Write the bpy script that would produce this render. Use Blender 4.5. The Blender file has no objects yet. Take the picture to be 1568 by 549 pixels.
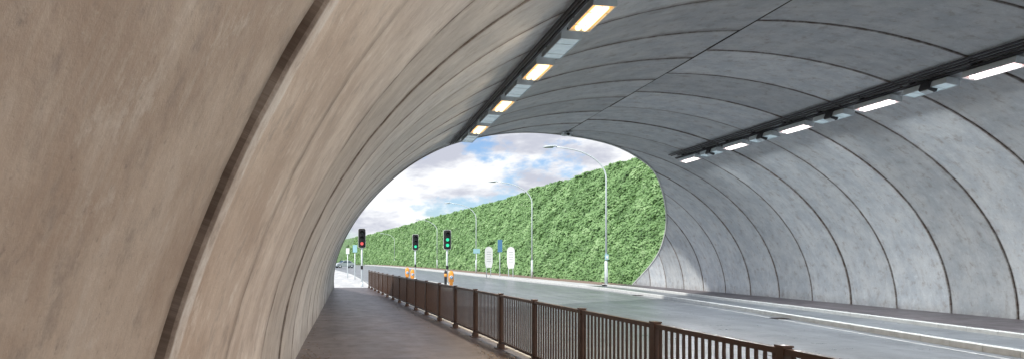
import bpy, math, random
import numpy as np
from mathutils import Vector, Matrix, noise
random.seed(7); rng=np.random.default_rng(7)
S=bpy.context.scene
COL=S.collection
CX,A,B=8.3,9.2,6.5
# ------------------------------------------------------------------ materials
def newmat(name):
    m=bpy.data.materials.new(name); m.use_nodes=True
    nt=m.node_tree; bs=nt.nodes['Principled BSDF']
    return m,nt,bs
def simple(name,col,rough=0.5,metal=0.0,emit=None,es=0,var=0.25,scale=12.0,bump=0.0):
    m,nt,bs=newmat(name); N=nt.nodes; L=nt.links
    tc=N.new('ShaderNodeTexCoord'); no=N.new('ShaderNodeTexNoise'); no.inputs['Scale'].default_value=scale; no.inputs['Detail'].default_value=3
    L.new(tc.outputs['Object'],no.inputs['Vector'])
    mx=N.new('ShaderNodeMix'); mx.data_type='RGBA'
    a=[c*(1-var) for c in col]; b=[min(1,c*(1+var)) for c in col]
    mx.inputs[6].default_value=(*a,1); mx.inputs[7].default_value=(*b,1)
    L.new(no.outputs['Fac'],mx.inputs[0]); L.new(mx.outputs[2],bs.inputs['Base Color'])
    bs.inputs['Roughness'].default_value=rough; bs.inputs['Metallic'].default_value=metal
    if bump:
        bp=N.new('ShaderNodeBump'); bp.inputs['Strength'].default_value=bump; bp.inputs['Distance'].default_value=0.01
        L.new(no.outputs['Fac'],bp.inputs['Height']); L.new(bp.outputs[0],bs.inputs['Normal'])
    if emit:
        bs.inputs['Emission Color'].default_value=(*emit,1); bs.inputs['Emission Strength'].default_value=es
    return m
def noise_n(nt,vec,scale,detail=6,rough=0.6,mscale=None,loc=None):
    N=nt.nodes;L=nt.links
    if mscale:
        mp=N.new('ShaderNodeMapping'); mp.inputs['Scale'].default_value=mscale
        if loc: mp.inputs['Location'].default_value=loc
        L.new(vec,mp.inputs['Vector']); vec=mp.outputs[0]
    n=N.new('ShaderNodeTexNoise'); n.inputs['Scale'].default_value=scale; n.inputs['Detail'].default_value=detail; n.inputs['Roughness'].default_value=rough
    L.new(vec,n.inputs['Vector']); return n.outputs['Fac']
def mixc(nt,fac,a,b,mode='MIX'):
    x=nt.nodes.new('ShaderNodeMix'); x.data_type='RGBA'; x.blend_type=mode
    for i,v in ((0,fac),(6,a),(7,b)):
        if hasattr(v,'links'): nt.links.new(v,x.inputs[i])
        elif isinstance(v,(int,float)): x.inputs[i].default_value=v
        else: x.inputs[i].default_value=(*v,1)
    return x.outputs[2]
def mrange(nt,v,a,b,c=0,d=1):
    x=nt.nodes.new('ShaderNodeMapRange'); nt.links.new(v,x.inputs[0])
    for i,k in enumerate((a,b,c,d)): x.inputs[i+1].default_value=k
    x.interpolation_type='SMOOTHSTEP'; return x.outputs[0]
def mathn(nt,op,a,b=None):
    x=nt.nodes.new('ShaderNodeMath'); x.operation=op
    for i,v in enumerate((a,b)):
        if v is None: continue
        if hasattr(v,'links'): nt.links.new(v,x.inputs[i])
        else: x.inputs[i].default_value=v
    return x.outputs[0]

def concrete_mat():
    m,nt,bs=newmat('tunnel_concrete'); N=nt.nodes;L=nt.links
    uv=N.new('ShaderNodeUVMap'); uv.uv_map='UVMap'; U=uv.outputs[0]
    at=N.new('ShaderNodeAttribute'); at.attribute_name='tone'
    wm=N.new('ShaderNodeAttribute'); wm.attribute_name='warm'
    ed=N.new('ShaderNodeAttribute'); ed.attribute_name='edge'
    pl=N.new('ShaderNodeAttribute'); pl.attribute_name='pale'
    big=noise_n(nt,U,1.3,6,.68)
    streak=noise_n(nt,U,1.0,6,.72,(1.5,4.5,1))
    fine=noise_n(nt,U,22,5,.7)
    brush=noise_n(nt,U,1.0,4,.7,(9,36,1))
    blot=noise_n(nt,U,3.4,8,.76,(1,1,1),(5,3,0))
    cool=mixc(nt,mrange(nt,big,.35,.65),(.48,.53,.57),(.62,.655,.67))
    warm=mixc(nt,mrange(nt,big,.35,.65),(.42,.32,.25),(.58,.485,.405))  # tan stands in for warm light on the left wall
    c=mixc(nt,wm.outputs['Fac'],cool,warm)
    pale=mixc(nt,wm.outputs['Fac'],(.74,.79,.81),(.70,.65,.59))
    c=mixc(nt,mathn(nt,'MULTIPLY',mrange(nt,streak,.50,.72),.45),c,pale)
    c=mixc(nt,mathn(nt,'MULTIPLY',mrange(nt,streak,.47,.30),.35),c,(.26,.22,.20))
    c=mixc(nt,mathn(nt,'MULTIPLY',mrange(nt,blot,.52,.66),.5),c,(.25,.21,.185))
    c=mixc(nt,mathn(nt,'MULTIPLY',mrange(nt,blot,.46,.34),.5),c,pale)
    c=mixc(nt,mathn(nt,'MULTIPLY',mrange(nt,brush,.35,.7),.16),c,(.3,.27,.245))
    c=mixc(nt,mathn(nt,'MULTIPLY',mrange(nt,fine,.59,.70),.5),c,(.2,.17,.155))
    c=mixc(nt,mathn(nt,'MULTIPLY',pl.outputs['Fac'],mrange(nt,blot,.62,.4,.15,.6)),c,(.74,.74,.72))
    eg=mathn(nt,'MULTIPLY',ed.outputs['Fac'],mrange(nt,blot,.3,.65,.45,1))
    c=mixc(nt,eg,c,(.12,.085,.065))
    tn=mrange(nt,at.outputs['Fac'],0,1,.84,1.10)
    v=N.new('ShaderNodeVectorMath'); v.operation='SCALE'; L.new(c,v.inputs[0]); L.new(tn,v.inputs['Scale'])
    L.new(v.outputs[0],bs.inputs['Base Color'])
    bs.inputs['Roughness'].default_value=.6
    h=mathn(nt,'ADD',mathn(nt,'MULTIPLY',fine,.5),blot)
    bp=N.new('ShaderNodeBump'); bp.inputs['Strength'].default_value=.4; bp.inputs['Distance'].default_value=.012
    L.new(h,bp.inputs['Height']); L.new(bp.outputs[0],bs.inputs['Normal'])
    return m
def asphalt(name,dark,light,rough,sc=1.0,spk=.6):
    m,nt,bs=newmat(name); N=nt.nodes;L=nt.links
    g=N.new('ShaderNodeNewGeometry'); P=g.outputs['Position']
    a=noise_n(nt,P,.5*sc,3,.6); b=noise_n(nt,P,45,3,.7); s=noise_n(nt,P,1.0,4,.6,(1.6,.12,1)); p=noise_n(nt,P,2.2,5,.7,(1,1,1),(3,8,0))
    c=mixc(nt,mrange(nt,a,.3,.7),dark,light)
    c=mixc(nt,mathn(nt,'MULTIPLY',mrange(nt,s,.45,.7),.5),c,[min(.8,x*1.5) for x in light])
    c=mixc(nt,mathn(nt,'MULTIPLY',mrange(nt,p,.55,.7),.5),c,[x*.6 for x in dark])
    c=mixc(nt,mathn(nt,'MULTIPLY',mrange(nt,b,.58,.75),spk),c,[min(.9,x*3.0) for x in light])
    L.new(c,bs.inputs['Base Color'])
    L.new(mrange(nt,p,.3,.7,rough-.04,rough+.08),bs.inputs['Roughness'])
    bp=N.new('ShaderNodeBump'); bp.inputs['Strength'].default_value=.2; bp.inputs['Distance'].default_value=.003
    L.new(b,bp.inputs['Height']); L.new(bp.outputs[0],bs.inputs['Normal'])
    return m
def leafmat(name,cols,trans=.3):
    m,nt,bs=newmat(name); N=nt.nodes;L=nt.links
    at=N.new('ShaderNodeAttribute'); at.attribute_name='tone'
    g=N.new('ShaderNodeNewGeometry')
    big=noise_n(nt,g.outputs['Position'],.35,3,.6)
    cr=N.new('ShaderNodeValToRGB'); e=cr.color_ramp.elements
    e[0].position=0; e[0].color=(*cols[0],1); e[1].position=1; e[1].color=(*cols[-1],1)
    for i,c in enumerate(cols[1:-1]):
        x=e.new((i+1)/(len(cols)-1)); x.color=(*c,1)
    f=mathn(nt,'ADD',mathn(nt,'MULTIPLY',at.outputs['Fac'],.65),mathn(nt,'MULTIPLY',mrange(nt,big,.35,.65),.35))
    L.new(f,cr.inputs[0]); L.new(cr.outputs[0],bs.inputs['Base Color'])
    bs.inputs['Roughness'].default_value=.5
    if trans:
        tr=N.new('ShaderNodeBsdfTranslucent'); L.new(cr.outputs[0],tr.inputs[0])
        ms=N.new('ShaderNodeMixShader'); ms.inputs[0].default_value=trans
        L.new(bs.outputs[0],ms.inputs[1]); L.new(tr.outputs[0],ms.inputs[2]); L.new(ms.outputs[0],N['Material Output'].inputs[0])
    return m

M_conc=concrete_mat()
M_back=simple('dark_joint_mortar',(.03,.02,.015),.95)  # dark mortar behind the panel joints
M_road=asphalt('road_asphalt',(.105,.118,.135),(.165,.18,.20),.31,spk=.35)
M_path=asphalt('path_asphalt',(.055,.046,.053),(.105,.09,.098),.42)
M_pave=asphalt('pale_paving',(.44,.45,.46),(.54,.55,.56),.55)
M_kerb=simple('kerb_concrete',(.55,.57,.56),.7,scale=6,bump=.3)
M_soil=simple('ground_soil',(.22,.16,.13),.95,scale=3)
M_grass=simple('ground_grass',(.08,.12,.04),.95,scale=.5)
M_white=simple('white_road_paint',(.42,.43,.43),.6,var=.45,scale=9)
M_ivy=leafmat('ivy_leaves',[(.085,.16,.06),(.175,.32,.12),(.27,.45,.19),(.42,.60,.31)],.35)
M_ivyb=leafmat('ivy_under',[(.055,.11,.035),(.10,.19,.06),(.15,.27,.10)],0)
M_tree=leafmat('tree_leaves',[(.08,.14,.07),(.14,.22,.12),(.22,.31,.18)])
M_bark=simple('bark',(.12,.08,.05),.9)
M_rail=simple('brown_painted_steel',(.10,.056,.038),.34,.4,scale=9,var=.45)
M_steel=simple('galvanised_steel',(.62,.69,.73),.45,.2,scale=3)
M_lamppost=simple('lamp_post_paint',(.68,.75,.78),.45,.1,scale=2,var=.1)
M_dark=simple('dark_cable',(.03,.03,.035),.6)
M_black=simple('black_plastic',(.02,.02,.022),.45)
M_whitep=simple('white_panel',(.8,.82,.82),.5,var=.04)
M_blue=simple('blue_sign_face',(.09,.23,.42),.4,var=.1)
M_teal=simple('pale_blue_box',(.35,.6,.68),.5,var=.1)
M_orange=simple('orange_plastic',(.85,.34,.05),.4,var=.12)
M_green=simple('green_signal_lens',(.02,.5,.25),.3,emit=(.05,1,.5),es=1.0)
M_red=simple('red_signal_lens',(.6,.05,.05),.3,emit=(1,.15,.15),es=1.0)
M_lens=simple('unlit_lens',(.04,.05,.05),.2)
M_warm=simple('warm_lamp_tube',(.3,.2,.1),.4,emit=(1,.78,.44),es=2.3,var=0)
M_warm2=simple('warm_lamp_reflector',(.3,.15,.05),.4,emit=(1,.46,.12),es=1.15,var=0)
M_pink=simple('cool_lamp_tube',(.3,.2,.2),.4,emit=(1,.90,.88),es=3,var=0)
M_pink2=simple('cool_lamp_reflector',(.3,.2,.2),.4,emit=(1,.62,.55),es=1.05,var=0)
M_diff=simple('faint_glow_diffuser',(.70,.84,.88),.25,var=.3,scale=8,emit=(.55,.75,.85),es=.28)  # faint glow added to brighten the diffusers of lamps that are off
M_carp=simple('car_paint',(.6,.66,.7),.25,.3,var=.02)
M_glass=simple('car_glass',(.03,.06,.08),.08,var=.02)
M_tyre=simple('tyre_rubber',(.02,.02,.02),.8)
M_text=simple('sign_lettering',(.3,.33,.35),.6)
# ------------------------------------------------------------------ mesh builder
class MB:
    def __init__(s): s.v=[];s.f=[];s.mi=[];s.mats=[];s.sm=[]
    def m(s,mat):
        if mat not in s.mats: s.mats.append(mat)
        return s.mats.index(mat)
    def add(s,vs,fs,mat,smooth=False,M=None):
        o=len(s.v); k=s.m(mat)
        for p in vs: s.v.append(tuple(M@Vector(p)) if M else tuple(p))
        for f in fs: s.f.append([i+o for i in f]); s.mi.append(k); s.sm.append(smooth)
    def box(s,c,d,mat,M=None,top=None,bev=0):
        x,y,z=[k/2 for k in d]; t=top or (1,1)
        if bev:
            b=bev; pr=[(-x+b,-z),(x-b,-z),(x,-z+b),(x,z-b),(x-b,z),(-x+b,z),(-x,z-b),(-x,-z+b)]
            vs=[(c[0]+p[0],c[1]-y,c[2]+p[1]) for p in pr]+[(c[0]+p[0],c[1]+y,c[2]+p[1]) for p in pr]
            n=8; fs=[tuple(range(n)),tuple(range(2*n-1,n-1,-1))]+[(i,i+n,(i+1)%n+n,(i+1)%n) for i in range(n)]
            s.add(vs,fs,mat,False,M); return
        vs=[(-x,-y,-z),(x,-y,-z),(x,y,-z),(-x,y,-z),(-x*t[0],-y*t[1],z),(x*t[0],-y*t[1],z),(x*t[0],y*t[1],z),(-x*t[0],y*t[1],z)]
        vs=[(a+c[0],b_+c[1],e+c[2]) for a,b_,e in vs]
        s.add(vs,[(3,2,1,0),(4,5,6,7),(0,1,5,4),(1,2,6,5),(2,3,7,6),(3,0,4,7)],mat,False,M)
    def tube(s,pts,rs,mat,n=10,M=None,cap=True):
        pts=[Vector(p) for p in pts]
        if not hasattr(rs,'__len__'): rs=[rs]*len(pts)
        vs=[];fs=[]
        for i,p in enumerate(pts):
            d=(pts[min(i+1,len(pts)-1)]-pts[max(i-1,0)]).normalized()
            u=d.cross(Vector((0,1,0)) if abs(d.y)<.9 else Vector((1,0,0))).normalized(); w=d.cross(u)
            for k in range(n):
                a=2*math.pi*k/n; vs.append(p+rs[i]*(math.cos(a)*u+math.sin(a)*w))
        for i in range(len(pts)-1):
            for k in range(n): fs.append((i*n+k,i*n+(k+1)%n,(i+1)*n+(k+1)%n,(i+1)*n+k))
        if cap: fs.append(tuple(range(n-1,-1,-1))); fs.append(tuple((len(pts)-1)*n+k for k in range(n)))
        s.add(vs,fs,mat,True,M)
    def obj(s,name,parent=None,loc=None):
        me=bpy.data.meshes.new(name); me.from_pydata(s.v,[],s.f)
        for m in s.mats: me.materials.append(m)
        me.polygons.foreach_set('material_index',s.mi); me.polygons.foreach_set('use_smooth',s.sm); me.update()
        o=bpy.data.objects.new(name,me); COL.objects.link(o)
        if loc: o.location=loc
        if parent: o.parent=parent
        return o
def empty(name,loc=(0,0,0),rz=0):
    e=bpy.data.objects.new(name,None); e.location=loc; e.rotation_euler=(0,0,rz); COL.objects.link(e); e.empty_display_size=.2; return e
def interp(tab,x): return float(np.interp(x,[a for a,b in tab],[b for a,b in tab]))
# ------------------------------------------------------------------ tunnel
PT=[(-5,44.5),(0,43),(10,38),(20,32),(32,27),(45,24.3),(55,24.6),(65,26),(90,29),(107,30.2),(122,32),(138,35.5),(150,38),(163,41),(180,46),(185,47)]
_k=np.array([interp(PT,a) for a in np.arange(-5,185.01,.5)]); _ks=np.convolve(np.pad(_k,8,mode='edge'),np.ones(17)/17,mode='valid')
def portal(t): return float(np.interp(t,np.arange(-5,185.01,.5),_ks))
def ell(t,off=0):
    r=math.radians(t); n=Vector((-math.cos(r)/A,0,math.sin(r)/B)).normalized()
    return Vector((CX-A*math.cos(r),0,B*math.sin(r)))+n*off, n
TT=np.linspace(-3,183,1861); arc=np.concatenate([[0],np.cumsum([ (ell(b)[0]-ell(a)[0]).length for a,b in zip(TT[:-1],TT[1:])])])
def S_of(t): return float(np.interp(t,TT,arc))
tunnel=empty('concrete_tunnel')
YB=-3.5; GAP=.05  # unseen rear end, cut short behind the camera to let more daylight in
V=[];F=[];UV=[];TONE=[];WARM=[];SM=[];EDGE=[];PALE=[]
def addpanel(t0,t1,y0,y1,nt,tone,lift,pale=0,we=.05,left=False):
    ts=np.linspace(t0,t1,nt+1)
    if y0>=max(portal(t) for t in ts): return
    g2=.55 if (left and we<.1) else .05
    ys=[y0,y0,y0+.014,y0+.04,y0+.17,y0+.20]+list(np.linspace(y0+.20,y1-.22,4)[1:])+[y1-we,y1-.014,y1,y1]
    of=[.16,.014,0,0,0,0,0,0,0,0,0,.014,.16]
    eg=[1,1,.8,.1 if not left else .3,0,0,0,0,0,g2,.85,1,1]
    pa=[0,0,.4,1,1,0,0,0,0,0,0,0,0]
    base=len(V); W=len(ys)
    uo=random.uniform(0,60)
    for t in ts:
        p=portal(t); db=min(t+1,181-t); gb=max(0,.65*(1-db/4.5))
        wob=.006*noise.noise(Vector((t*.5,y0,0)))
        for y,o,g,pp in zip(ys,of,eg,pa):
            yy=min(y,p)
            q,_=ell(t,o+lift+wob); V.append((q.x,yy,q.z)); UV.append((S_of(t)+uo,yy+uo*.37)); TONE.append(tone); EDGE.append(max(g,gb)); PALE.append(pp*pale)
            w=max(0,min(1,(58-t)/32))*max(.35,min(1,1-(yy-3)/16)); WARM.append(w)  # warm light on the lower left, painted in as a tan gradient
    for i in range(nt):
        for j in range(W-1):
            a=base+i*W+j; q=[a,a+W,a+W+1,a+1]
            if abs(V[q[0]][1]-V[q[3]][1])<1e-6 and abs(V[q[1]][1]-V[q[2]][1])<1e-6 and 2<=j<=W-4: continue
            F.append(q); SM.append(2<=j<=W-4)
for side in (0,1):
    off=2.85 if side==0 else 15.05-2.15*6
    t0,t1=(-3,89.88) if side==0 else (90.12,183)
    js=[off+2.15*k for k in range(-5,24)]
    if side==0: js=[2.85 if abs(j-2.85)<.1 else (4.7 if abs(j-5.0)<.1 else j) for j in js]
    for a,b in zip(js[:-1],js[1:]):
        if b<=YB+.3: continue
        near=side==0 and a==2.85; bef=side==0 and b==2.85
        pale=1 if near else (random.random()*.35)
        lift=random.uniform(-.008,.008)
        if near: lift=-.012
        if bef: lift=.012
        a=max(a,YB)
        addpanel(t0,t1,a+(.045 if near else GAP/2),b-(.045 if bef else GAP/2),90,random.random(),lift,pale,.10 if bef else .055,side==0)
me=bpy.data.meshes.new('lining_panels'); me.from_pydata(V,[],F)
uvl=me.uv_layers.new(name='UVMap'); li=np.zeros(len(me.loops),dtype=np.int32); me.loops.foreach_get('vertex_index',li)
uvl.data.foreach_set('uv',np.array(UV,dtype=np.float32)[li].ravel())
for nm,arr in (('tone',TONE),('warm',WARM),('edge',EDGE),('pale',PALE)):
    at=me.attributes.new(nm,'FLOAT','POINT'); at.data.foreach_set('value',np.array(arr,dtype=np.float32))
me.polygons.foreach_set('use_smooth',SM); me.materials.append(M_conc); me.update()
o=bpy.data.objects.new('lining_panels',me); COL.objects.link(o); o.parent=tunnel
ts=np.linspace(-3,183,125)
mb=MB()
vs=[];fs=[]
for t in ts:
    p=portal(t)
    for off_,y in ((.13,YB),(.13,p-.02),(.55,p-.02),(.55,YB)):
        q,_=ell(t,off_); vs.append((q.x,y,q.z))
for i in range(len(ts)-1):
    a=i*4; b=a+4
    fs+= [(a,a+1,b+1,b),(a+2,a+3,b+3,b+2)]
mb.add(vs,fs,M_back)
mb.obj('outer_shell',tunnel)
mb=MB(); vs=[];fs=[]
for t in ts:
    p=portal(t)
    for off_,y in ((-.022,p-.10),(-.022,p+.05),(.62,p+.05),(.62,p-.6)):
        q,_=ell(t,off_); vs.append((q.x,y,q.z))
for i in range(len(ts)-1):
    a=i*4;b=a+4
    fs+=[(a,a+1,b+1,b),(a+1,a+2,b+2,b+1),(a+2,a+3,b+3,b+2)]
mb.add(vs,fs,M_kerb,True); mb.obj('portal_coping',tunnel)
# ------------------------------------------------------------------ strips along paths
RK=[(-60,11),(-8,11.2),(8,11.6),(13,12),(25,13.4),(36,14.3),(43,14.6),(55,14.0),(75,13.1),(124,11.5),(165,8.6),(207,4.8),(300,-10),(400,-30)]
RL=[(-60,3.5),(2,3.3),(4.8,3.24),(7.4,3.1),(9.5,3.0),(13,2.85),(17,2.6),(24,2.15),(33,1.6),(44,1.05),(60,.7),(80,.0),(120,-3),(207,-11),(300,-26),(400,-46)]
def sm(tab):
    ys=np.arange(-60,400.1,.5); v=np.interp(ys,[a for a,b in tab],[b for a,b in tab]); v=np.convolve(np.pad(v,6,mode='edge'),np.ones(13)/13,mode='valid'); return lambda y: float(np.interp(y,ys,v))
rk=sm(RK); rl=sm(RL)
def strip(name,fa,fb,za,zb,mat,y0,y1,step=1.0,mb=None):
    own=mb is None; mb=mb or MB(); ys=np.arange(y0,y1+.01,step); vs=[];fs=[]
    for y in ys: vs+=[(fa(y),y,za),(fb(y),y,zb)]
    for i in range(len(ys)-1): a=2*i; fs.append((a,a+1,a+3,a+2))
    mb.add(vs,fs,mat)
    if own: return mb.obj(name)
RZ=-.12
mb=MB(); mb.add([(-1500,-1500,-.2),(1500,-1500,-.2),(1500,2500,-.2),(-1500,2500,-.2)],[(0,1,2,3)],M_grass); mb.obj('ground')
strip('road',lambda y: rl(y)+.2,rk,RZ,RZ,M_road,-60,400)
strip('footpath',lambda y:-1.3 if y<44 else -1.3-(y-44)*.4,lambda y: rl(y)+.14,0,0,M_path,-60,43)
strip('pavement',lambda y:-1.3-(y-43)*.5,lambda y: rl(y)+.14,-.004,-.004,M_pave,43,200)
def kerb(name,fx,y0,y1,w=.14,h0=RZ-.05,h1=.012,L=.9):
    mb=MB(); y=y0
    while y<y1:
        y2=min(y+L,y1)-.012; a,b=fx(y),fx(y2)
        ch=.015
        vs=[(a,y,h0),(a,y,h1-ch),(a+ch,y,h1),(a+w,y,h1),(a+w,y,h0),(b,y2,h0),(b,y2,h1-ch),(b+ch,y2,h1),(b+w,y2,h1),(b+w,y2,h0)]
        mb.add(vs,[(0,1,6,5),(1,2,7,6),(2,3,8,7),(3,4,9,8),(4,3,2,1,0),(5,6,7,8,9)],M_kerb)
        y+=L
    return mb.obj(name)
kerb('kerb',rk,-20,210)
kerb('kerb',lambda y: rl(y)+.14,-20,210,w=.13)
in2=lambda y: rk(y)+1.25+max(0,(30-y))*.03
strip('paving_strip',lambda y: rk(y)+.14,in2,0,0,M_road,-20,46)
kerb('kerb',in2,-20,46,w=.14,h1=.10,h0=-.03)
strip('footway',lambda y: in2(y)+.12 if y<46 else rk(y)+.14,lambda y:17.9 if y<47 else 17.6,.08,.08,M_path,-20,46)
strip('verge',lambda y: rk(y)+.14,lambda y:rk(y)+6,-.01,-.01,M_soil,46,220)
strip('verge_paving',lambda y: rk(y)+.14,lambda y:rk(y)+1.9,0,0,M_pave,46,220)
mb=MB()
strip('',lambda y: rk(y)-.42,lambda y: rk(y)-.32,RZ+.004,RZ+.004,M_white,-20,60,mb=mb)
strip('',lambda y: rl(y)+.55,lambda y: rl(y)+.65,RZ+.004,RZ+.004,M_white,-20,60,mb=mb)
mb.obj('road_markings')
# traffic island
mb=MB()
n=24
def isl(sc,z,cy=50,cx=5.35):
    return [(cx+sc*1.15*math.copysign(abs(math.cos(2*math.pi*k/n))**.8,math.cos(2*math.pi*k/n))-(cy+sc*8.5*math.sin(2*math.pi*k/n)-50)*.05,cy+sc*8.5*math.sin(2*math.pi*k/n),z) for k in range(n)]
vs=isl(1,RZ-.05)+isl(1,-.01)+isl(.985,0.005)
mb.add(vs,[(k,(k+1)%n,(k+1)%n+n,k+n) for k in range(n)]+[(k+n,(k+1)%n+n,(k+1)%n+2*n,k+2*n) for k in range(n)]+[tuple(2*n+k for k in range(n))],M_kerb)
mb.obj('traffic_island')
# drain gullies beside the kerb
for y in (9.5,22,36):
    mb=MB(); mb.box((0,0,0),(.4,.42,.012),M_dark)
    for k in range(7): mb.box((-.15+.05*k,0,.010),(.022,.36,.012),M_back)
    mb.obj('drain_cover',None,(rk(y)-.24,y,RZ+.008))
# ------------------------------------------------------------------ railing
mb=MB()
def fr(y):
    a=Vector((rl(y),y,0)); d=Vector((rl(y+.2)-rl(y-.2),.4,0)).normalized(); return a,d
def rbox(y,z0,z1,wx,wy,mat,dx=0):
    a,d=fr(y); ang=math.atan2(-d.x,d.y)
    M=Matrix.Translation(a)@Matrix.Rotation(ang,4,'Z'); mb.box((dx,0,(z0+z1)/2),(wx,wy,z1-z0),mat,M)
y=-4.97+.1
post=[]
while y<44.2: post.append(y); y+=2.06
for i,y in enumerate(post):
    rbox(y,0,1.005,.07,.09,M_rail); rbox(y,1.005,1.02,.085,.105,M_rail)
    rbox(y,.0,.015,.2,.2,M_rail); rbox(y,.015,.09,.11,.13,M_rail)
    if i==len(post)-1: break
    y2=post[i+1]
    for z,h,w in ((.975,.045,.055),(.13,.04,.045)):
        a,_=fr(y+.045); b,_=fr(y2-.045)
        d=(b-a); ang=math.atan2(-d.x,d.y); M=Matrix.Translation((a+b)/2)@Matrix.Rotation(ang,4,'Z')
        mb.box((0,0,z),(w,d.length,h),M_rail,M)
    nb=17
    for k in range(1,nb+1):
        yy=y+(y2-y)*k/(nb+1); rbox(yy,.15,.953,.014,.036,M_rail)
mb.obj('pedestrian_railing')
# ------------------------------------------------------------------ tunnel lights
def fixture(t,y,lit,warm):
    q,nrm=ell(t,-.17 if not warm else -.21); ang=math.radians(12) if not warm else math.radians(4)
    e=empty('tunnel_light',(q.x,y,q.z)); e.rotation_euler=(0,ang,0)
    mb=MB(); L=1.22; W=.33 if warm else .27
    mb.box((0,0,.05),(W,L,.08),M_steel,bev=.015)
    for sx in (-1,1): mb.box((sx*(W/2+.006),0,.0),(.012,L,.11),M_steel)
    for sy in (-1,1): mb.box((0,sy*(L/2+.004),0.0),(W+.026,.02,.12),M_steel)
    for sy in (-.4,.4): mb.box((0,sy,.14),(.05,.04,.12),M_dark)
    for sy in (-.3,.3): mb.box((0,sy,-.062),(W+.02,.012,.008),M_steel)
    mb.obj('housing',e)
    mb=MB()
    if lit:
        mb.box((0,0,-.01),(W-.005,L-.03,.03),M_warm2 if warm else M_pink2,bev=.008)
        for sx in ((-.055,.055) if warm else (-.05,.05)): mb.tube([(sx,-L/2+.11,-.042),(sx,L/2-.11,-.042)],.05 if warm else .04,M_warm if warm else M_pink,n=10)
        mb.obj('lamp_tubes',e)
        l=bpy.data.lights.new('lamp_beam','AREA'); l.shape='RECTANGLE'; l.size=.07; l.size_y=1.05
        l.color=(1,.78,.56) if warm else (.93,.97,1.0); l.energy=120 if warm else 215
        lo=bpy.data.objects.new('lamp_beam',l); COL.objects.link(lo); lo.parent=e; lo.location=(0,0,-.10)
        lo.rotation_euler=(0,math.radians(-8 if warm else -2),0)
    else:
        mb.box((0,0,-.025),(W-.01,L-.03,.05),M_diff,bev=.012)
        mb.obj('diffuser',e)
for t,warm,ymax in ((59.9,True,24),(120.6,False,28.5)):
    y=-1.7; k=0
    while y<ymax:
        fixture(t,y,k%2==0,warm); y+=1.65; k+=1
mb=MB()
for t,y1 in ((57.0,24.3),(57.7,24.3),(117.5,29),(118.1,29),(118.7,28.6)):
    q,_=ell(t,-.055); mb.tube([(q.x,YB,q.z),(q.x,y1,q.z)],.025,M_dark,n=8)
for t in (58.3,119.5):
    q,nrm=ell(t,-.08); M=Matrix.Translation((q.x,0,q.z))@Matrix.Rotation(math.atan2(nrm.x,nrm.z),4,'Y')
    y1=24.2 if t<90 else 29
    mb.box((0,(YB+y1)/2,0),(.08,y1-YB,.03),M_dark,M)
    y=YB+.5
    while y<y1: mb.box((0,y,.04),(.24,.05,.06),M_dark,M); y+=1.65
mb.obj('cable_tray')
for y in np.arange(-.9,28,3.3):
    q,nrm=ell(119.9,-.2); mb=MB(); M=Matrix.Rotation(math.atan2(nrm.x,nrm.z),4,'Y')
    mb.box((0,0,0),(.22,.26,.2),M_dark,M,bev=.02); mb.box((0,0,-.11),(.14,.2,.02),M_steel,M); o=mb.obj('junction_box',None,(q.x+.02,y+.78,q.z-.01))
q,_=ell(90,-.1); mb=MB(); mb.box((0,0,0),(.35,.3,.12),M_steel,bev=.03); mb.tube([(0,0,.02),(0,0,.12)],.03,M_dark); mb.tube([(-.02,-.15,-.02),(-.02,-.28,-.05)],.05,M_dark)
mb.obj('tunnel_camera',None,(q.x,28.2,q.z))
# ------------------------------------------------------------------ ivy embankment
BK=[(30,19.3),(46,18.5),(60,18.1),(75,17.8),(100,17.3),(125,16.6),(160,14.6),(207,11.3),(300,2),(400,-14),(460,-26)]
def bkx(y): return interp(BK,y)
def bank(y,s,disp=True):
    H=10.0+.3*noise.noise(Vector((y*.05,3,0)))+min(1.5,max(0,(y-60)*.012))
    x=bkx(y)+6.0*s**1.15; z=H*s-.1
    if disp:
        d=.4*noise.noise(Vector((y*.22,z*.3,1)))+.28*noise.noise(Vector((y*.7,z*.9,5)))+.12*noise.noise(Vector((y*1.7,z*2,8)))
        x-=d*min(1,.25+s*2)*.9; z+=d*.3*min(1,s*3)
    return x,z
V=[];F=[];ys=list(np.arange(30,120,.45))+list(np.arange(120,460,1.5)); ns=30
for y in ys:
    for j in range(ns+1):
        x,z=bank(y,j/ns); V.append((x,y,z))
    x,z=bank(y,1); V.append((x+3,y,z+.1)); V.append((x+60,y,z+.3))
W=ns+3
for i in range(len(ys)-1):
    for j in range(W-1): a=i*W+j; F.append((a,a+W,a+W+1,a+1))
me=bpy.data.meshes.new('soil_and_stems'); me.from_pydata(V,[],F); me.materials.append(M_ivyb)
at=me.attributes.new('tone','FLOAT','POINT'); at.data.foreach_set('value',rng.random(len(V)).astype(np.float32)); me.update()
ivy=empty('ivy_covered_embankment')
o=bpy.data.objects.new('soil_and_stems',me); COL.objects.link(o); o.parent=ivy
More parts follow.
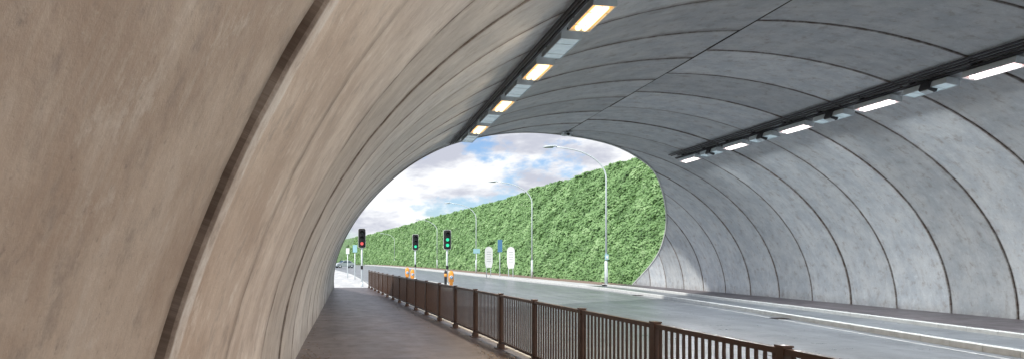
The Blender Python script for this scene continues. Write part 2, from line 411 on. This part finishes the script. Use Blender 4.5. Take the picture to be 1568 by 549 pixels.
def leafmesh(name,P,size,nrm,tone,mat,parent,droop=.35,asp=1.6,jit=.4):
    n=len(P); P=np.array(P); size=np.array(size)[:,None]
    nr=np.array(nrm)+rng.normal(0,jit,(n,3)); nr/=np.linalg.norm(nr,axis=1)[:,None]
    r=rng.normal(0,.5,(n,3))+np.array([0,1.0,-droop]); u=np.cross(nr,r); u/=np.linalg.norm(u,axis=1)[:,None]; v=np.cross(nr,u)
    tip=size*asp*v; wd=size*.5*u
    q=np.stack([P-tip*.5,P+wd-tip*.05+nr*size*.15,P+tip*.5,P-wd-tip*.05+nr*size*.15],1).reshape(-1,3)
    me=bpy.data.meshes.new(name); me.vertices.add(4*n); me.vertices.foreach_set('co',q.astype(np.float32).ravel())
    me.loops.add(4*n); me.loops.foreach_set('vertex_index',np.arange(4*n,dtype=np.int32))
    me.polygons.add(n); me.polygons.foreach_set('loop_start',np.arange(0,4*n,4,dtype=np.int32)); me.polygons.foreach_set('loop_total',np.full(n,4,dtype=np.int32))
    me.materials.append(mat); a=me.attributes.new('tone','FLOAT','POINT'); a.data.foreach_set('value',np.repeat(np.array(tone),4).astype(np.float32))
    me.update(calc_edges=True); me.validate()
    o=bpy.data.objects.new(name,me); COL.objects.link(o); o.parent=parent; return o
P=[];sz=[];tn=[]
NL=140000
us=rng.random(NL)
yy=34/(1-us*(1-34/330.0))
for y in yy:
    s=random.random()*1.02
    x,z=bank(y,min(1,s)); 
    k=y/50
    c=noise.noise(Vector((y*.6,z*1.8,11)))
    c2=noise.noise(Vector((y*.25,z*.5,4)))
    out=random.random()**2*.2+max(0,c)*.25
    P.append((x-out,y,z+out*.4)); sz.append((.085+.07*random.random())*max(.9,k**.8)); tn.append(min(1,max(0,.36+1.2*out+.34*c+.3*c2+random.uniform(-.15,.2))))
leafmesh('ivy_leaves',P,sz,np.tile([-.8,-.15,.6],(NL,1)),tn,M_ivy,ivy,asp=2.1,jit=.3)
# distant trees
tr=empty('distant_trees'); mb=MB(); P=[];sz=[];tn=[]
for k in range(26):
    cx=-75+k*4.2+random.uniform(-1.5,1.5); cy=330+random.uniform(-20,50); h=random.uniform(6,10)
    mb.tube([(cx,cy,-.2),(cx+.2,cy,h*.45),(cx+.1,cy,h*.8)],[.3,.2,.08],M_bark,n=6)
    for a in range(5):
        an=random.uniform(0,6.28); mb.tube([(cx+.1,cy,h*.4),(cx+math.cos(an)*1.6,cy+math.sin(an)*1.6,h*.72)],[.12,.04],M_bark,n=5)
    for c in range(9):
        ox,oy,oz=random.gauss(0,1.5),random.gauss(0,1.5),h*random.uniform(.35,.88); r=random.uniform(.9,1.7)
        for l in range(70):
            d=rng.normal(size=3); d/=np.linalg.norm(d); rr=r*random.uniform(.6,1.05)
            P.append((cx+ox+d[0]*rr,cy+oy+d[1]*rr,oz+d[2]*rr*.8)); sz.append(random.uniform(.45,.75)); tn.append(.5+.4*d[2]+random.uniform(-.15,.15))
mb.obj('trunks',tr); leafmesh('crowns',P,sz,np.tile([0,-.5,.7],(len(P),1)),tn,M_tree,tr)
# leaf litter
P=[];sz=[];tn=[]
for k in range(700):
    y=random.choice([random.gauss(12.2,.7),random.uniform(3,40)]); 
    e=abs(random.gauss(0,.28)); x=rl(y)-.05-e if random.random()<.75 else -.85+e
    P.append((x,y,.006)); sz.append(random.uniform(.015,.05)); tn.append(random.random())
M_lit=leafmat('dry_leaves',[(.08,.05,.03),(.2,.12,.06),(.45,.38,.3)])
leafmesh('leaf_litter',P,sz,np.tile([0,0,4],(len(P),1)),tn,M_lit,None)
# ------------------------------------------------------------------ street lamps
def street_lamp(x,y,box=False):
    e=empty('street_lamp',(x,y,0)); mb=MB()
    mb.tube([(0,0,-.15),(0,0,1.5),(0,0,1.55)],[.10,.10,.065],M_lamppost,n=12)
    pts=[(0,0,1.55),(0,0,6.6)]; rs=[.065,.05]
    for k in range(1,13):
        a=k/12*math.radians(78); R=2.55
        pts.append((-R*(1-math.cos(a))*1.25,0,6.6+R*math.sin(a)*.74)); rs.append(.05-.015*k/12)
    ex,_,ez=pts[-1]; pts.append((ex-.55,0,ez+.07)); rs.append(.033)
    mb.tube(pts,rs,M_lamppost,n=10); mb.box((0,-.1,.8),(.11,.02,.5),M_lamppost); mb.obj('column',e)
    hx,hz=ex-.95,ez+.09; mb=MB()
    n=12; sec=[(-.42,.05,.03),(-.3,.13,.07),(0,.16,.09),(.28,.12,.08),(.42,.05,.05)]; vs=[];fs=[]
    for sx,w,h in sec:
        for k in range(n):
            a=2*math.pi*k/n; vs.append((hx+sx,w*math.cos(a),hz+h*math.sin(a)*(1 if math.sin(a)>0 else .5)-sx*-.08))
    for i in range(len(sec)-1):
        for k in range(n): fs.append((i*n+k,i*n+(k+1)%n,(i+1)*n+(k+1)%n,(i+1)*n+k))
    fs+= [tuple(range(n)),tuple(range(5*n-1,4*n-1,-1))]
    mb.add(vs,fs,M_steel,True); mb.box((hx-.05,0,hz-.055),(.5,.2,.03),M_lens); mb.obj('lantern',e)
    if box:
        mb=MB(); mb.box((0,-.1,1.78),(.2,.1,.32),M_teal,bev=.02); mb.box((0,-.155,1.78),(.12,.01,.16),M_whitep); mb.obj('notice_box',e)
street_lamp(15.8,45.5,True); street_lamp(16.3,66); street_lamp(15.6,91); street_lamp(15.3,129)
street_lamp(12.2,200)
# ------------------------------------------------------------------ traffic lights
def traffic_light(x,y,lits,top=3.5,w=.46,h=1.18):
    e=empty('traffic_light',(x,y,0)); mb=MB()
    mb.tube([(0,0,-.12),(0,0,top-.1)],.057,M_lamppost,n=12); mb.tube([(0,0,0),(0,0,.25)],.08,M_lamppost,n=12); mb.box((0,-.09,1.15),(.14,.1,.22),M_black,bev=.02); mb.obj('pole',e)
    mb=MB(); cz=top-h/2
    def plate(w,h,yy,mat,r=.09):
        pr=[]
        for cx_,cz_,a0 in ((w/2-r,h/2-r,0),(-w/2+r,h/2-r,90),(-w/2+r,-h/2+r,180),(w/2-r,-h/2+r,270)):
            for k in range(5): a=math.radians(a0+k*22.5); pr.append((cx_+r*math.cos(a),cz_+r*math.sin(a)))
        n=len(pr); vs=[(p[0],yy,cz+p[1]) for p in pr]+[(p[0],yy+.02,cz+p[1]) for p in pr]
        mb.add(vs,[tuple(range(n)),tuple(range(2*n-1,n-1,-1))]+[(i,i+n,(i+1)%n+n,(i+1)%n) for i in range(n)],mat)
    plate(w,h,-.10,M_whitep); plate(w-.035,h-.035,-.106,M_black)
    mb.box((0,-.17,cz),(.29,.13,1.02),M_black,bev=.04); mb.obj('signal_head',e)
    mb=MB()
    for i,zc in enumerate((.33,0,-.33)):
        z=cz+zc; mat=lits[i] or M_lens
        mb.tube([(0,-.235,z),(0,-.245,z)],.095,mat,n=20)
        vs=[];fs=[];n=12
        for k in range(n+1):
            a=math.radians(-20+220*k/n)
            for yy_,rr in ((-.235,.122),(-.42 if 2<k<n-2 else -.36,.12)): vs.append((rr*math.cos(a),yy_,z+rr*math.sin(a)))
        for k in range(n): fs.append((2*k,2*k+1,2*k+3,2*k+2))
        mb.add(vs,fs,M_black,True)
    mb.obj('lenses_and_visors',e)
traffic_light(.75,44.5,(None,None,M_red)); traffic_light(4.9,55,(None,None,M_green)); traffic_light(5.85,44.3,(None,M_green,M_green),3.4)
def bollard(x,y,s=1.0,ws=.75):
    e=empty('traffic_bollard',(x,y,0)); mb=MB()
    n=16; sec=[(0,.19,.13),(.06,.19,.13),(.1,.13,.09),(.3,.14,.1),(.34,.21,.12),(.8,.21,.12),(.92,.17,.1),(.98,.09,.06),(1.0,.02,.02)]
    vs=[];fs=[]
    for z,w,d in sec:
        for k in range(n):
            a=2*math.pi*k/n; cx_=math.copysign(abs(math.cos(a))**.6,math.cos(a)); sy=math.copysign(abs(math.sin(a))**.6,math.sin(a)); vs.append((w*ws*cx_*s,d*sy*s,z*s))
    for i in range(len(sec)-1):
        for k in range(n): fs.append((i*n+k,i*n+(k+1)%n,(i+1)*n+(k+1)%n,(i+1)*n+k))
    mb.add(vs,fs,M_orange,True); mb.obj('shell',e)
    r=.15*ws
    mb=MB(); mb.tube([(0,-.125*s,.6*s),(0,-.135*s,.6*s)],r*s,M_whitep,n=20); mb.tube([(0,-.136*s,.6*s),(0,-.14*s,.6*s)],r*.86*s,M_blue,n=20)
    M=Matrix.Translation((0,-.145*s,.6*s))@Matrix.Rotation(math.radians(225),4,'Y'); mb.box((0,0,-.02*s),(.03*s,.006,.12*s),M_whitep,M)
    mb.add([(-.05*s,-.003,.03*s),(.05*s,-.003,.03*s),(0,-.003,.09*s)],[(0,1,2)],M_whitep,False,M)
    mb.obj('arrow_disc',e)
bollard(6.0,43.6,.97); bollard(4.62,54.2,.9); bollard(4.5,57.5,1.0)
e=empty('marker_post',(5.62,43.2,0)); mb=MB(); mb.tube([(0,0,-.02),(0,0,.9),(0,0,.97),(0,0,1.0)],[.08,.08,.06,.02],M_black,n=14); mb.tube([(0,0,.62),(0,0,.8)],.084,M_orange,n=14); mb.obj('post',e)
# ------------------------------------------------------------------ signs
def board(x,y,w,h,zt,face,posts=2,rz=0,text=True,arch=True):
    e=empty('road_sign',(x,y,0),rz); mb=MB()
    for sx in ((-.28*w,.28*w) if posts==2 else (0,)): mb.tube([(sx,.08,-.1),(sx,.08,zt-.1 if posts==2 else zt-.05)],.038,M_lamppost,n=8)
    mb.obj('posts',e)
    mb=MB()
    if arch: pr=[(-w*.36,0),(w*.36,0),(w/2,h*.25),(w/2,h*.8)]+[(w/2*math.cos(math.radians(a)),h*.8+h*.2*math.sin(math.radians(a))) for a in (25,50,90,130,155)]+[(-w/2,h*.8),(-w/2,h*.25)]
    else: pr=[(-w/2,0),(w/2,0),(w/2,h),(-w/2,h)]
    n=len(pr); z0=zt-h
    vs=[(p[0],0,z0+p[1]) for p in pr]+[(p[0],.03,z0+p[1]) for p in pr]
    mb.add(vs,[tuple(range(n)),tuple(range(2*n-1,n-1,-1))]+[(i,i+n,(i+1)%n+n,(i+1)%n) for i in range(n)],face)
    mb.obj('panel',e)
    if text:
        mb=MB()
        for k in range(5):
            ww=w*random.uniform(.35,.6); mb.box((0,-.006,z0+h*(.3+.11*k)),(ww,.006,.03),M_text if face is M_whitep else M_whitep)
        mb.obj('lettering',e)
board(13.2,70,.75,2.0,2.85,M_whitep,rz=.1); board(14.85,68,.7,2.0,2.8,M_whitep,rz=-.15); board(13.95,68.5,.42,1.15,3.45,M_blue,1,arch=False,text=False)
board(15.4,89.5,.8,.55,2.9,M_teal,1,arch=False,text=False)
board(.45,60,.35,.6,2.8,M_teal,1,arch=False,text=False)
board(-.15,64,.3,.5,2.6,M_whitep,1,arch=False,text=False)
# ------------------------------------------------------------------ car
def car(x,y,rz):
    e=empty('car',(x,y,RZ),rz); mb=MB()
    prof=[(-2.05,.35),(-2.1,.7),(-1.95,.95),(-1.55,1.02),(-1.0,1.42),(-.4,1.5),(.35,1.47),(.95,1.05),(1.75,.9),(2.05,.72),(2.1,.38),(1.7,.3),(-1.7,.3)]
    hw=[.8,.86,.86,.82,.66,.62,.62,.8,.84,.84,.8,.8,.8]; n=len(prof)
    vs=[(p[0],-w,p[1]) for p,w in zip(prof,hw)]+[(p[0],w,p[1]) for p,w in zip(prof,hw)]
    mb.add(vs,[tuple(range(n)),tuple(range(2*n-1,n-1,-1))]+[(i,i+n,(i+1)%n+n,(i+1)%n) for i in range(n)],M_carp); mb.obj('body',e)
    mb=MB()
    for sy in (-1,1):
        q=[(-1.35,1.06,.815),(.8,1.06,.80),(.32,1.42,.665),(-.95,1.38,.69)]
        mb.add([(a,sy*(c+.012),b) for a,b,c in q],[(0,1,2,3)],M_glass)
    mb.add([(.42,-.6,1.455),(.42,.6,1.455),(.93,.72,1.09),(.93,-.72,1.09)],[(0,1,2,3)],M_glass)
    mb.add([(-1.06,-.6,1.41),(-1.06,.6,1.41),(-1.53,.74,1.06),(-1.53,-.74,1.06)],[(3,2,1,0)],M_glass); mb.obj('windows',e)
    mb=MB()
    for wx in (-1.3,1.3):
        for sy in (-1,1):
            mb.tube([(wx,sy*.66,.32),(wx,sy*.88,.32)],.32,M_tyre,n=18); mb.tube([(wx,sy*.88,.32),(wx,sy*.89,.32)],.2,M_steel,n=14)
    mb.obj('wheels',e)
    mb=MB()
    for sy in (-.6,.6): mb.box((2.07,sy,.68),(.06,.3,.14),M_whitep); mb.box((-2.06,sy,.8),(.06,.25,.16),M_red)
    mb.obj('lamps',e)
car(-1.0,150,math.radians(205))
# ------------------------------------------------------------------ sun, sky
sd=Vector((-.55,-.42,.78)).normalized()
sl=bpy.data.lights.new('sun','SUN'); sl.energy=5; sl.angle=math.radians(3); sl.color=(1,.95,.87)
so=bpy.data.objects.new('sun',sl); COL.objects.link(so); so.rotation_euler=sd.to_track_quat('Z','Y').to_euler()
w=bpy.data.worlds.new('World'); S.world=w; w.use_nodes=True; nt=w.node_tree; N=nt.nodes; L=nt.links
sky=N.new('ShaderNodeTexSky'); sky.sky_type='NISHITA'; sky.sun_disc=False; sky.sun_elevation=math.asin(sd.z); sky.sun_rotation=math.atan2(sd.x,sd.y); sky.dust_density=.5; sky.air_density=1.0; sky.ozone_density=1.5
tc=N.new('ShaderNodeTexCoord'); G=tc.outputs['Generated']
n1=noise_n(nt,G,1.0,8,.58,(6.5,6.5,13),(1.3,.4,2.15))
n2=noise_n(nt,G,1.0,6,.58,(7,7,20),(4,1,.5))
mask=mrange(nt,n1,.42,.505)
cl=mixc(nt,mrange(nt,n2,.40,.58),(4.1,4.25,4.9),(7.4,7.5,7.6))
skt=mixc(nt,1.0,sky.outputs[0],(.68,.77,.93),'MULTIPLY')
c=mixc(nt,mask,skt,cl)
L.new(c,N['Background'].inputs[0]); N['Background'].inputs[1].default_value=.15
# ------------------------------------------------------------------ camera
cd=bpy.data.cameras.new('camera'); co=bpy.data.objects.new('camera',cd); COL.objects.link(co)
co.location=(0,0,1.65); co.rotation_euler=(math.radians(90),0,0)
cd.sensor_width=36; cd.lens=26.0; cd.shift_x=(784-535)/1568; cd.shift_y=(396-274.5)/1568; cd.clip_end=4000; cd.clip_start=.05
S.camera=co
S.view_settings.view_transform='Standard'; S.view_settings.look='None'; S.view_settings.exposure=0
